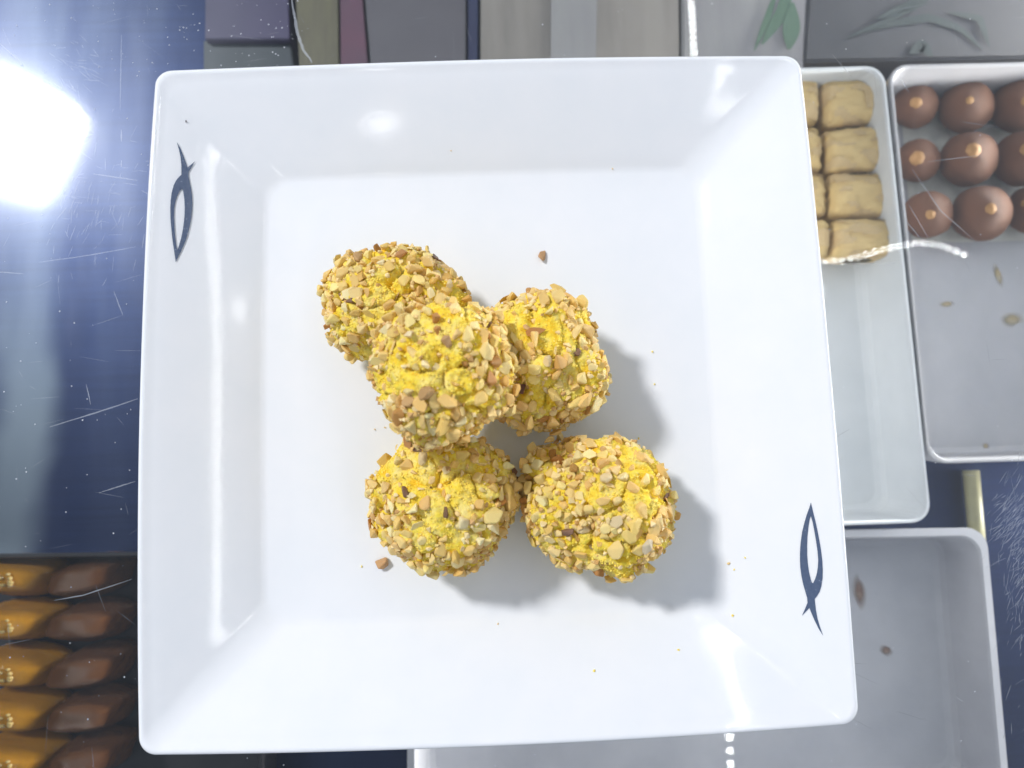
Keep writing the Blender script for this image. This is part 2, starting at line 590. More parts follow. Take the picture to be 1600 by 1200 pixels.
# profile of the upper side: (half size, height, corner radius, bow)
PROF = [(0.0, ZF - .0003), (0.03, ZF - .0003), (0.060, ZF - .0001), (0.0708, ZF + .00001), (0.0721, ZF + .0002), (0.0733, ZF + .0007), (0.0746, ZF + .0014),
        *[(h_, ZF + .0014 + .462 * (h_ - .0746) - .00062 * ((h_ - .0746) / .024) ** 2 * .62) for h_ in (.0770, .0800, .0830, .0860, .0890, .0920, .0950, .0980, .1005)],
        (0.1020, ZL - .0009), (0.1030, ZL - .0003), (0.1037, ZL), (0.1043, ZL - .0001), (0.1048, ZL - .0006), (0.1050, ZL - .0015),
        (0.1046, ZL - .0027), (0.1032, ZL - .0040), (0.0980, ZL - .0066), (0.0880, ZL - .0112), (0.0780, .0063), (0.0700, .0036), (0.0680, .0022), (0.0675, .0004),
        (0.0665, .00025), (0.0655, .0006), (0.0645, .0024), (0.03, .0030), (0.0, .0030)]
WCX, WCY = -0.0009, 0.0006      # well sits a hair off centre


def prof_z(h):
    for (h0, z0), (h1, z1) in zip(PROF[1:20], PROF[2:21]):
        if h0 <= h <= h1:
            return z0 + (z1 - z0) * (h - h0) / (h1 - h0)
    return ZF if h < 0.07 else ZL


V, F = [], []
rings = []
for i, (h, z) in enumerate(PROF):
    if h == 0:
        rings.append([len(V)])
        V.append((WCX, WCY, z))
        continue
    u = min(1, max(0, (h - 0.069) / 0.036))
    rc = min(h * 0.9, 0.0085 * (1 - u) + 0.0052 * u)
    pts = outline(h, rc, 0.35 + 0.65 * u if h > 0.02 else 0.3, WCX * (1 - u), WCY * (1 - u))
    base = len(V)
    rings.append(list(range(base, base + len(pts))))
    # the fired clay is never dead flat: the lip rises and falls by a few tenths of a millimetre
    for x, y in pts:
        V.append((x, y, z + (0.0004 * u * noise.noise(Vector((x * 14, y * 14, 3.1))) if 3 < i < 24 else 0)))
for r0, r1 in zip(rings, rings[1:]):
    if len(r0) == 1:
        F += [(r0[0], r1[j], r1[(j + 1) % len(r1)]) for j in range(len(r1))]
    elif len(r1) == 1:
        F += [(r0[(j + 1) % len(r0)], r0[j], r1[0]) for j in range(len(r0))]
    else:
        n = len(r0)
        F += [(r0[j], r1[j], r1[(j + 1) % n], r0[(j + 1) % n]) for j in range(n)]
plate = empty('square_plate', (0, 0, 0), 'large white glazed square plate with sloping rim and two blue fish outlines', 'plate')
pm = mesh('plate_body', V, F, GLAZE)
link('plate_body', pm, plate)
PBVH = BVHTree.FromPolygons(V, F)

# three small ceiling spots: their images are the soft marks on the plate's glossy rims
for spx, spy, rad, pw in ((595, 196, 0.034, 0.11), (374, 486, 0.024, 0.06), (1120, 1008, 0.026, 0.04)):
    hp, hn, _i, _d = PBVH.ray_cast(CAM_C, ray(spx, spy).normalized())
    if hn.z < 0: hn = -hn
    dr = ray(spx, spy).normalized()
    sp_ = hp + (dr - 2 * dr.dot(hn) * hn) * 1.7
    sd = bpy.data.lights.new('ceiling_spot_lamp', 'AREA')
    sd.shape = 'DISK'
    sd.size = rad * 2
    sd.energy = pw
    so = bpy.data.objects.new('ceiling_spot_lamp', sd)
    so.matrix_world = Matrix.Translation(sp_) @ (sp_ - hp).to_track_quat('Z', 'Y').to_matrix().to_4x4()
    COL.objects.link(so)

# fish emblem, traced in the photo's own pixels at the left rim, then laid on the sloping glaze
zs = 5.456
OUT = [(197, 120), (218, 195), (230, 255), (236, 320), (237, 400), (215, 420), (192, 448), (172, 488), (155, 548), (146, 615), (142, 690), (144, 770), (150, 850), (158, 930),
       (167, 1000), (178, 1070), (189, 1147), (205, 1110), (235, 1052), (262, 990), (288, 920), (306, 850), (320, 780), (328, 710), (331, 650), (328, 580), (320, 520),
       (308, 460), (298, 415), (299, 378), (324, 335), (355, 286), (318, 315), (288, 338), (276, 300), (255, 240), (228, 175)]
HOLE = [(237, 520), (218, 548), (200, 585), (185, 635), (176, 690), (174, 760), (178, 840), (184, 920), (191, 990), (201, 1042), (215, 1010), (232, 950), (247, 880), (257, 810),
        (264, 740), (265, 680), (262, 610), (253, 550), (246, 525)]


def on_plate(px, py):
    hit = PBVH.ray_cast(CAM_C, ray(px, py).normalized())
    return hit[0], hit[1]


def fish(turn):
    bm = bmesh.new()
    for loop in (OUT, HOLE):
        vs2 = []
        for x, y in loop:
            p, n = on_plate(240 + x / zs, 200 + y / zs)
            if turn:
                p = Vector((-p.x, -p.y, p.z))
                # pixel check: slide so that the nose falls where the photo has it
                p += TURN_SHIFT
                h2 = PBVH.ray_cast(p + Vector((0, 0, .05)), Vector((0, 0, -1)))
                p, n = h2[0], h2[1]
            if n.z < 0:
                n = -n
            vs2.append(bm.verts.new(p + n * 0.00025))
        for i in range(len(vs2)):
            bm.edges.new((vs2[i], vs2[(i + 1) % len(vs2)]))
    bmesh.ops.triangle_fill(bm, use_beauty=True, use_dissolve=False, edges=bm.edges[:])
    for fc in bm.faces:
        fc.normal_update()
        if fc.normal.z < 0:
            fc.normal_flip()
    ext = bmesh.ops.solidify
    me = bpy.data.meshes.new('fish_emblem')
    bm.to_mesh(me)
    bm.free()
    me.materials.append(PRINT)
    return me


nose_l, _ = on_plate(240 + 189 / zs, 200 + 1147 / zs)
nose_r, _ = on_plate(1267, 785)
TURN_SHIFT = Vector((nose_r.x + nose_l.x, nose_r.y + nose_l.y, 0))
link('fish_emblem', fish(False), plate)['label'] = 'blue fish outline on the left rim, tail up'
link('fish_emblem', fish(True), plate)['label'] = 'blue fish outline on the right rim, tail down'

# ------------------------------------------------------------------ nut pieces (shared meshes)
nut_meshes = []
r0 = random.Random(21)


def hull_nut(rr, n, sx, sy, sz, bev):
    bm = bmesh.new()
    for i in range(n):
        v = Vector((rr.gauss(0, 1), rr.gauss(0, 1), rr.gauss(0, 1))).normalized() * rr.uniform(0.82, 1.0)
        bm.verts.new((v.x * sx, v.y * sy, v.z * sz))
    res = bmesh.ops.convex_hull(bm, input=bm.verts[:])
    junk = [e for e in res['geom_interior'] if isinstance(e, bmesh.types.BMVert)]
    if junk:
        bmesh.ops.delete(bm, geom=junk, context='VERTS')
    bmesh.ops.dissolve_limit(bm, angle_limit=0.35, verts=bm.verts[:], edges=bm.edges[:])
    bmesh.ops.bevel(bm, geom=bm.edges[:], offset=bev, segments=2, affect='EDGES', profile=0.5, clamp_overlap=True)
    return bm


for i in range(18):
    bm = hull_nut(r0, r0.choice((9, 10, 12)), r0.uniform(.95, 1.35), r0.uniform(.75, 1.0), r0.uniform(.58, .85), 0.20)
    nut_meshes.append(bmesh_to('nut_piece', bm, NUT, False))
for i in range(4):       # rounder bits, still chipped
    bm = hull_nut(r0, 20, r0.uniform(1.0, 1.25), r0.uniform(.75, .95), r0.uniform(.6, .75), 0.2)
    nut_meshes.append(bmesh_to('nut_piece', bm, NUT, False))
for i in range(3):       # slivers
    bm = hull_nut(r0, 12, 1.5, .75, .28, 0.06)
    nut_meshes.append(bmesh_to('nut_piece', bm, NUT, False))
# a pointed almond flake
bm = bmesh.new()
pr = [(-1.5, .35), (-1.2, .62), (-.6, .78), (0, .72), (.7, .5), (1.3, .22), (1.75, .02)]
lo_ = [bm.verts.new((x, y, -.07)) for x, y in pr] + [bm.verts.new((x, -y * .9, -.07)) for x, y in reversed(pr)]
hi_ = [bm.verts.new((v.co.x, v.co.y * .96, .07 + .06 * v.co.y)) for v in lo_]
bm.faces.new(lo_)
bm.faces.new(hi_)
for i in range(len(lo_)):
    j = (i + 1) % len(lo_)
    bm.faces.new((lo_[i], lo_[j], hi_[j], hi_[i]))
FLAKE = bmesh_to('almond_flake', bm, NUT, False)

ROAST = [((.87, .58, .185), 40), ((.96, .75, .30), 30), ((.92, .67, .235), 32), ((.76, .46, .13), 8), ((.56, .28, .08), 4), ((.96, .81, .42), 10), ((.30, .17, .10), 1.2)]


def roast(rr):
    t = rr.uniform(0, sum(w for _, w in ROAST))
    for cc, w in ROAST:
        t -= w
        if t <= 0:
            k_ = rr.uniform(.9, 1.1)
            return (cc[0] * k_, cc[1] * k_ * rr.uniform(.96, 1.04), cc[2] * k_ * rr.uniform(.88, 1.12), 1)
    return (*ROAST[0][0], 1)


BROWN = (.25, .14, .09, 1)
ORANGE = (.50, .22, .05, 1)
PALE = (.80, .64, .36, 1)
TAN = (.62, .39, .17, 1)


def orient(n, spin, tilt=0.0, ta=0.0):
    z = n.normalized()
    t = Vector((1, 0, 0)) if abs(z.x) < .8 else Vector((0, 1, 0))
    x = (t - z * t.dot(z)).normalized()
    y = z.cross(x)
    m = Matrix((x, y, z)).transposed()
    return (m @ Matrix.Rotation(spin, 3, 'Z') @ Matrix.Rotation(tilt, 3, 'X')).to_4x4()


# ------------------------------------------------------------------ the five cookies
def unit_ico(sub):
    bm = bmesh.new()
    bmesh.ops.create_icosphere(bm, subdivisions=sub, radius=1.0)
    bm.verts.ensure_lookup_table()
    v = [x.co.copy() for x in bm.verts]
    fcs = [tuple(q.index for q in f_.verts) for f_ in bm.faces]
    bm.free()
    return v, fcs


ICO_V, ICO_F = unit_ico(6)


def cookie(px, py, zc, rx, ry, rz, rot, seed, label, patches, special, zfloor, under_top=True, count=299):
    """patches: bare yellow places (px, py, radius); special: (px, py, mesh or None, colour, scale, spin)"""
    rr = random.Random(seed)
    c = P(px, py, zc)
    off = Vector((seed * 7.3, seed * 3.1, seed * 1.7))
    root = empty('nut_cookie', (c.x, c.y, zfloor), label, 'cookie', 'nut crusted yellow cookies piled on the plate')
    base = Vector((c.x, c.y, zfloor))
    cr, sr = math.cos(rot), math.sin(rot)
    V = []
    for d in ICO_V:
        # blunt ellipsoid with lumps, cracks and crumb
        e = Vector((abs(d.x) ** .95 * math.copysign(1, d.x), abs(d.y) ** .95 * math.copysign(1, d.y), abs(d.z) ** .92 * math.copysign(1, d.z)))
        e = e * (1 / max(1e-6, (abs(e.x) ** 2.12 + abs(e.y) ** 2.12 + abs(e.z) ** 2.12) ** (1 / 2.12)))
        q = d * 1.25 + off
        lump = 0.0 + 0.20 * noise.noise(q) + 0.09 * noise.noise(q * 2.1 + Vector((9, 1, 4)))
        rid = 1 - abs(noise.noise(d * 2.0 + off * 1.7)) * 2.0
        crack = -0.18 * max(0.0, (rid - 0.80) / 0.20) ** 1.5
        n3 = noise.noise(d * 5.5 + off) - .9 * abs(noise.noise(d * 8.5 + off * .3))
        crumb = 0.055 * n3 + 0.034 * noise.noise(d * 13 + off) + 0.020 * noise.noise(d * 27 + off) + 0.011 * noise.noise(d * 55 + off)
        s = 1 + lump + crack + crumb
        x, y, z = e.x * rx * s, e.y * ry * s, e.z * rz * s
        p = Vector((x * cr - y * sr, x * sr + y * cr, z + (zc - zfloor)))
        if p.z < 0.0012:
            p.z = 0.0012 + (p.z - .0012) * .08
        V.append(p)
    me = mesh('dough', V, ICO_F, DOUGH)
    link('dough', me, root)
    bvh = BVHTree.FromPolygons(V, ICO_F)

    def place(p, n, meh, sc, colr, spin, tilt, sink):
        o = link('nut_piece', meh, root)
        o.matrix_local = Matrix.Translation(p + n * sink) @ orient(n, spin, tilt) @ Matrix.Diagonal((*sc, 1))
        o.color = colr
        return o

    pts = []
    made = 0
    for (sx_, sy_, meh, colr, sc, spin) in special:
        hit = bvh.ray_cast(CAM_C - base, ray(sx_, sy_).normalized())
        if hit[0] is None:
            continue
        p, n = hit[0], hit[1]
        o = place(p, n, meh or rr.choice(nut_meshes), (sc, sc, sc), colr, spin, rr.uniform(-.2, .2), sc * .35)
        pts.append((p, sc * .9))
        made += 1
    tries = 0
    nv = len(V)
    big_until = 5200
    rest = []

    def bare(w, k_):
        qx, qy = proj(w)
        return w.z > base.z + (zc - zfloor) - rz * .45 and any(math.hypot(qx - ax, qy - ay) < ar * k_ for ax, ay, ar in patches)

    while tries < 15000 and made + len(rest) < 560:
        tries += 1
        i = rr.randrange(nv)
        p = V[i]
        d = ICO_V[i]
        if p.z < 0.003 or d.z < -.35:
            continue
        w = base + p
        if under_top and math.hypot(proj(w)[0] - 692, proj(w)[1] - 584) < 84:
            continue
        nm = noise.noise(d * 2.4 + off * 2)
        if rr.random() < (0.0 if nm > -0.2 else 0.6):
            continue
        if bare(w, rr.uniform(.90, 1.16)) and rr.random() < .965:
            continue
        r = rr.uniform(.0017, .0030) if tries < big_until else rr.uniform(.0009, .0015)
        if any((p - q).length < (r + r2) * (.56 if tries < big_until else .60) for q, r2 in pts):
            continue
        n = bvh.find_nearest(p)[1]
        g = Vector((d.x / rx, d.y / ry, d.z / rz)).normalized()
        g = Vector((g.x * cr - g.y * sr, g.x * sr + g.y * cr, g.z))
        if n.dot(g) < 0: n = -n
        if (w - CAM_C).normalized().dot(g) > .28:
            continue
        n = (n * .3 + g * .7).normalized()
        pts.append((p, r))
        s1 = r * rr.uniform(.9, 1.15)
        meh = rr.choice(nut_meshes[:18]) if rr.random() < .9 else rr.choice(nut_meshes[18:])
        sc3 = (s1, s1 * rr.uniform(.85, 1.1), s1 * rr.uniform(.85, 1.15))
        args = (p, n, meh, sc3, roast(rr), rr.uniform(0, 6.28), rr.gauss(0, .3), r * rr.uniform(.10, .42))
        if made < count:
            place(*args)
            made += 1
        else:
            rest.append(args)
    # the smallest bits beyond the first 300, joined
    RV, RF, RM_ = [], [], []
    for (p, n, meh, sc3, cc, spin, tilt, sink) in rest:
        mt = Matrix.Translation(p + n * sink) @ orient(n, spin, tilt) @ Matrix.Diagonal((*sc3, 1))
        n0 = len(RV)
        RV += [mt @ v.co for v in meh.vertices]
        mi = rr.choice((0, 0, 1, 1, 2))
        for f_ in meh.polygons:
            RF.append(tuple(n0 + q for q in f_.vertices))
            RM_.append(mi)
    if RF:
        o = link('small_nut_bits', mesh('small_nut_bits', RV, RF, [NUTDUST, NUTPALE, NUTBROWN], False, RM_), root)
        o['kind'] = 'stuff'
    # loose crumb stuck all over: uncountable
    CV, CF_, CM = [], [], []
    for i in range(6500):
        j = rr.randrange(nv)
        p = V[j]
        if p.z < .002:
            continue
        chip = i < 420
        r = rr.uniform(.0006, .00125) if chip else rr.uniform(.00014, .00046)
        if chip and ICO_V[j].z < -.3: continue
        n0 = len(CV)
        g = p - Vector((0, 0, zc - zfloor))
        pc = p + g.normalized() * r * .35
        inb = bare(base + p, .95)
        if chip and inb: continue
        if not inb and not chip and rr.random() < .5: continue
        ax = Vector((rr.gauss(0, 1), rr.gauss(0, 1), rr.gauss(0, 1))).normalized()
        t = ax.orthogonal().normalized()
        u = ax.cross(t)
        for vv in (ax, -ax, t * rr.uniform(.6, 1.2), -t, u, -u * rr.uniform(.6, 1.2)):
            CV.append(pc + vv * r)
        for fa in ((0, 2, 4), (0, 4, 3), (0, 3, 5), (0, 5, 2), (1, 4, 2), (1, 3, 4), (1, 5, 3), (1, 2, 5)):
            CF_.append(tuple(n0 + q for q in fa))
        CM += [rr.choice((1, 2, 1, 3)) if chip else (0 if inb or rr.random() < .6 else 1)] * 8
    o = link('crumbs', mesh('crumbs', CV, CF_, [YCRUMB, NUTDUST, NUTPALE, NUTBROWN], False, CM), root)
    o['kind'] = 'stuff'
    return root


fl = ZF
cookie(621, 483, .0262, .0217, .0174, .0178, -0.25, 3, 'yellow nut crusted cookie at the back left, half under the top cookie',
       [(603, 450, 28), (543, 507, 21), (575, 560, 22), (622, 438, 22), (600, 490, 20), (720, 470, 16)],
       [(547, 472, None, BROWN, .0019, 1), (622, 467, FLAKE, TAN, .0021, .6), (700, 445, nut_meshes[20], PALE, .0017, 1), (560, 405, None, TAN, .0022, 2)], fl)
cookie(843, 566, .0268, .0194, .0210, .0184, 0.15, 5, 'yellow nut crusted cookie on the right, touching the top cookie',
       [(812, 507, 32), (860, 517, 28), (872, 545, 36), (835, 626, 32), (895, 570, 20), (915, 500, 16)],
       [(902, 553, None, BROWN, .0019, .4), (836, 519, FLAKE, ORANGE, .0018, .2), (812, 608, None, (.16, .07, .05, 1), .0024, 1.2), (855, 565, nut_meshes[19], PALE, .0020, 1.6)], fl)
cookie(698, 780, .0262, .0215, .0202, .0178, 0.1, 9, 'yellow nut crusted cookie in front at left, pointed almond flake on its right',
       [(622, 725, 42), (662, 737, 36), (731, 745, 26), (722, 778, 30), (677, 806, 26), (662, 849, 18), (706, 839, 22), (690, 765, 28)],
       [(697, 799, None, (.19, .105, .06, 1), .0023, .9), (634, 768, None, BROWN, .0022, 2.2), (812, 740, FLAKE, (.56, .32, .10, 1), .0029, -.2), (785, 750, nut_meshes[18], (.78, .56, .2, 1), .0023, 0.3),
        (790, 768, nut_meshes[19], (.72, .48, .11, 1), .0026, .2), (782, 783, nut_meshes[21], ORANGE, .0021, .6), (662, 716, nut_meshes[18], PALE, .0025, 1.3), (674, 762, None, BROWN, .0013, 1),
        (579, 735, nut_meshes[2], (.45, .26, .14, 1), .0022, 1.5)], fl)
cookie(938, 791, .0265, .0224, .0186, .0182, -0.55, 13, 'yellow nut crusted cookie in front at right, set apart from the pile',
       [(934, 772, 20), (962, 780, 32), (995, 733, 38), (1018, 778, 24), (914, 854, 24), (968, 869, 36), (930, 686, 20), (1000, 800, 22)],
       [(887, 828, None, BROWN, .0024, .5), (869, 723, nut_meshes[19], ORANGE, .0025, .4), (963, 814, nut_meshes[21], PALE, .0024, .7), (913, 829, nut_meshes[18], PALE, .0024, .1), (900, 733, None, (.5, .28, .08, 1), .0022, 1),
        (1010, 852, nut_meshes[20], (.7, .6, .42, 1), .0023, 1), (945, 747, nut_meshes[18], PALE, .0026, .3), (1040, 775, None, BROWN, .0016, 1)], fl)
cookie(692, 584, .0515, .0184, .0186, .0158, 0.2, 17, 'yellow nut crusted cookie on top of the pile',
       [(682, 507, 34), (723, 494, 24), (637, 562, 34), (692, 564, 36), (716, 601, 28), (748, 626, 22), (612, 601, 24), (660, 590, 26)],
       [(665, 612, nut_meshes[19], (.50, .30, .12, 1), .0026, .6), (702, 535, None, (.55, .33, .15, 1), .0027, .6), (758, 555, nut_meshes[20], PALE, .0022, 1.4), (640, 627, nut_meshes[21], TAN, .0022, .8),
        (797, 563, nut_meshes[20], (.78, .56, .2, 1), .0024, .4), (645, 482, FLAKE, TAN, .0026, .6)], .0365, False)

# ------------------------------------------------------------------ nut bits and crumbs lying on the plate


def bit(px, py, meh, s, colr, name, label, cat, group, spin=0.0, mats=None):
    p, n = on_plate(px, py)
    if n.z < 0: n = -n
    if mats is not None:
        meh = meh.copy()
        meh.materials.clear()
        meh.materials.append(mats)
    o = link(name, meh)
    o.matrix_world = Matrix.Translation(p + n * s * .5) @ orient(n, spin) @ Matrix.Scale(s, 4)
    o.color = colr
    return tag(o, label, cat, group)


bit(848, 400, nut_meshes[4], .0024, (.60, .36, .18, 1), 'nut_bit', 'brown chopped nut bit lying alone behind the pile', 'nut', 'loose nut bits on the plate', 1.1)
bit(598, 878, nut_meshes[7], .0027, (.62, .36, .16, 1), 'nut_bit', 'brown chopped nut bit lying in front of the left front cookie', 'nut', 'loose nut bits on the plate', .2)
for i, (x, y, s, cc, lab) in enumerate((
    (1021, 600, .0011, 0, 'yellow crumb in the right cookie\'s shadow, at its right edge'), (1019, 550, .0008, 0, 'tiny yellow crumb on the white plate, above the right cookie\'s shadow edge'),
    (1165, 871, .0009, 0, 'yellow crumb at the foot of the right rim, upper of the small cluster'), (1139, 880, .0010, 1, 'tan crumb at the foot of the right rim, left of the small cluster'),
    (1147, 890, .0007, 0, 'pale yellow crumb at the foot of the right rim, lowest of the small cluster'), (1145, 962, .0009, 0, 'yellow crumb at the front right corner of the well'),
    (1060, 1016, .0008, 0, 'pale yellow crumb on the front rim, right of its middle'), (928, 1048, .0009, 0, 'yellow crumb low on the front rim below the right front cookie'),
    (565, 885, .0008, 0, 'pale crumb left of the loose nut bit in front'), (585, 671, .0009, 1, 'tan crumb just left of where the cookies stack, farther from the pile'),
    (601, 669, .0009, 1, 'tan crumb just left of where the cookies stack, nearer to the pile'), (998, 685, .0007, 0, 'yellow crumb in shadow above the right front cookie'),
    (965, 689, .0008, 2, 'dark speck in shadow above the right front cookie'), (289, 190, .0011, 2, 'dark speck on the left rim above the fish tail'),
    (957, 264, .0007, 1, 'tan speck at the back edge of the well'), (705, 235, .0008, 1, 'brownish speck on the back rim'), (778, 975, .0006, 1, 'tiny speck at the front edge of the well'))):
    bit(x, y, nut_meshes[i % 13], s * .62, (.6, .4, .2, 1), 'crumb', lab, 'crumb', 'crumbs scattered over the plate', i, (YCRUMB, NUTDUST, DARKSPECK)[cc])


# ------------------------------------------------------------------ trays under the glass
def rrect(x0, x1, y0, y1, r, n=6):
    out = []
    for cx, cy, a0 in ((x1 - r, y1 - r, 0), (x0 + r, y1 - r, 90), (x0 + r, y0 + r, 180), (x1 - r, y0 + r, 270)):
        for i in range(n + 1):
            an = math.radians(a0 + 90 * i / n)
            out.append((cx + r * math.cos(an), cy + r * math.sin(an)))
    return out


def tray(name, corners, label, mat, rimz, floorz, lip=.0010, r=.008, slope=.0035, rimmat=None, group='trays in the display case'):
    """corners: photo pixels of the rim, left-top, right-top, right-bottom, left-bottom, read at the rim's height"""
    q = [P(x, y, rimz) for x, y in corners]
    c = sum(q, Vector()) / 4
    ex = ((q[1] - q[0]) + (q[2] - q[3])).normalized()
    ang = math.atan2(ex.y, ex.x)
    w = ((q[1] - q[0]).length + (q[2] - q[3]).length) / 4
    h = ((q[0] - q[3]).length + (q[1] - q[2]).length) / 4
    root = empty(name, (c.x, c.y, CF + .0003), label, 'tray', group, ang)
    zb = CF + .0003
    prof = [(0, rimz - .0012, r), (-.0002, rimz, r), (-lip, rimz, r), (-lip - .0006, rimz - .0012, r), (-lip - slope * .75, floorz + .004, r * .9), (-lip - slope * 1.1, floorz + .001, r * .9), (-lip - slope * 1.8, floorz, r * .8)]
    V, F = [], []
    R_ = []
    for d, z, rr_ in prof:
        pts = rrect(-w - d * 0 + (-d if d < 0 else 0), w + d, -h - d, h + d, rr_)
        R_.append(range(len(V), len(V) + len(pts)))
        V += [(x, y, z - zb) for x, y in pts]
    outer = rrect(-w + .003, w - .003, -h + .003, h - .003, r)
    R2 = range(len(V), len(V) + len(outer))
    V += [(x, y, 0) for x, y in outer]
    n = len(outer)
    fm = []
    for ra, rb in list(zip(R_, R_[1:])):
        F += [(ra[j], ra[(j + 1) % n], rb[(j + 1) % n], rb[j]) for j in range(n)]
    F += [(R2[j], R2[(j + 1) % n], R_[0][(j + 1) % n], R_[0][j]) for j in range(n)]
    F.append(tuple(R_[-1]))
    F.append(tuple(reversed(R2)))
    link('tray_shell', mesh('tray_shell', V, F, mat, False), root)
    return root, ang


def stain(root, px, py, z, rx, ry, rot, mat, seed):
    rr = random.Random(seed)
    c = P(px, py, z)
    V = [(0, 0, 0)]
    n = 18
    for i in range(n):
        an = 6.2832 * i / n
        k_ = 1 + .45 * noise.noise(Vector((math.cos(an) * 1.7, math.sin(an) * 1.7, seed)))
        x, y = rx * k_ * math.cos(an), ry * k_ * math.sin(an)
        V.append((x * math.cos(rot) - y * math.sin(rot), x * math.sin(rot) + y * math.cos(rot), 0))
    F = [(0, 1 + i, 1 + (i + 1) % n) for i in range(n)]
    o = link('stain', mesh('stain', V, F, mat, False), root)
    o.matrix_world = Matrix.Translation((c.x, c.y, z))
    o.matrix_parent_inverse = root.matrix_basis.inverted()
    o.matrix_basis = Matrix.Translation((c.x, c.y, z))
    return o


RZ, FZ = -.058, -.0885
t1, ang1 = tray('pastry_tray', [(1130, 108), (1388, 104), (1449, 814), (1120, 830)], 'pale grey tray half filled with rolled filo pastries, right of the plate', TRAY, RZ, FZ)
t2, ang2 = tray('chocolate_tray', [(1391, 102), (1790, 92), (1880, 712), (1449, 724)], 'grey tray holding chocolate balls topped with hazelnuts', TRAYW, RZ, FZ)
t3, ang3 = tray('empty_tray', [(640, 836), (1532, 826), (1592, 1270), (632, 1294)], 'stained empty grey tray reaching out below the plate\'s front right corner', TRAYG, RZ - .004, FZ, .003)
stain(t3, 1384, 1016, FZ + .0004, .0042, .0018, -.6, STAIN_B, 3)
stain(t3, 1342, 925, FZ + .0004, .003, .010, .2, STAIN_B, 4)
stain(t1, 1411, 756, FZ + .003, .0022, .0014, 0, STAIN_B, 5)
stain(t2, 1541, 697, FZ + .0004, .0022, .0018, 0, STAIN_Y, 6)
stain(t2, 1480, 475, FZ + .0004, .004, .0018, .2, STAIN_Y, 7)
stain(t2, 1560, 430, FZ + .0004, .0018, .007, .3, STAIN_Y, 8)
stain(t2, 1580, 500, FZ + .0004, .006, .004, .3, STAIN_Y, 9)

# rolled filo pastries
wrap_cache = []
sheet_cache = []
for s in range(4):
    bm = bmesh.new()
    bmesh.ops.create_cube(bm, size=2.0)
    bmesh.ops.subdivide_edges(bm, edges=bm.edges[:], cuts=17, use_grid_fill=True)
    off = Vector((s * 11.3, 2, 5))
    for v in bm.verts:
        p = v.co
        e = Vector(p)
        kx, ky = abs(p.x), abs(p.y)
        # cushion: bulged top, edges pulled in
        ln = (abs(p.x) ** 9 + abs(p.y) ** 9 + abs(p.z) ** 9) ** (1 / 9)
        e = p / max(ln, .2)
        rr2 = max(0.0, 1 - .30 * abs(e.y) ** 3 - .22 * abs(e.x) ** 5)
        e.z = e.z * rr2 + .014 * math.sin(e.x * 7 + s * 2 + 2 * noise.noise(Vector((e.x, e.y * 2, 0)) + off)) + .03 * noise.noise(Vector((p.x * 1.2, p.y * 5, p.z)) + off)
        e.x *= 1 + .07 * noise.noise(Vector((0, p.y * 4, p.z * 3)) + off)
        e.y *= 1 + .06 * noise.noise(Vector((p.x * 3, 0, p.z * 3)) + off)
        v.co = e
    # ragged upper sheets of the pastry, standing a little off the wrap
    for sh in range(2):
        b2 = bm.copy()
        o2 = Vector((s * 3.3 + sh * 7.7, 1, 2))
        dele = [f_ for f_ in b2.faces if not (f_.calc_center_median().z > .25 and noise.noise(Vector((f_.calc_center_median().x * 1.1, f_.calc_center_median().y * 2.2, 0)) + o2) > -.02 + .1 * sh)]
        bmesh.ops.delete(b2, geom=dele, context='FACES')
        for v in b2.verts:
            v.co.z += .035 + .03 * sh + .025 * noise.noise(v.co * 4 + o2)
            v.co.x *= 1.02
            v.co.y *= 1.03
        sheet_cache.append(bmesh_to('filo_sheet', b2, FILO2 if sh else FILO))
    wrap_cache.append(bmesh_to('filo_wrap', bm, FILO))
fill_cache = []
bm = bmesh.new()
bmesh.ops.create_icosphere(bm, subdivisions=3, radius=1)
for v in bm.verts:
    v.co *= 1 + .22 * noise.noise(v.co * 3)
FILL = bmesh_to('nut_filling', bm, FILLING)
rows = [(153, 42), (231, 36), (303, 36), (370, 31)]
names = ['back', 'second from the back', 'third from the back', 'front']
for ci, (cx0, wpx) in enumerate(((1331, 47), (1237, 45))):
    for ri, (cy, hpx) in enumerate(rows):
        cx = cx0 + (ri - 0) * 5.5
        zc = -.0765 + (.002 if ri == 3 else 0)
        c = P(cx, cy, zc + .008)
        sc = (CAM_C.z - zc - .008) / FPX
        lab = f'golden rolled filo pastry, {names[ri]} in the ' + ('row beside the chocolate tray' if ci == 0 else 'row half hidden by the plate')
        root = empty('rolled_pastry', (c.x, c.y, FZ + .0003), lab, 'pastry', 'rolled filo pastries in the pale tray', ang1 + rnd.uniform(-.05, .05))
        o = link('filo_wrap', wrap_cache[(ri + ci) % 4], root, (0, 0, zc - FZ))
        o.scale = (wpx * sc * 1.0, hpx * sc * 1.0, .0105)
        for sh in range(2):
            o = link('filo_sheet', sheet_cache[((ri + ci) % 4) * 2 + sh], root, (0, 0, zc - FZ))
            o.scale = (wpx * sc * 1.0, hpx * sc * 1.0, .0105)
        o = link('nut_filling', FILL, root, (0, -hpx * sc * .80, zc - FZ - .0005))
        o.scale = (wpx * sc * .85, .0026, .0055)

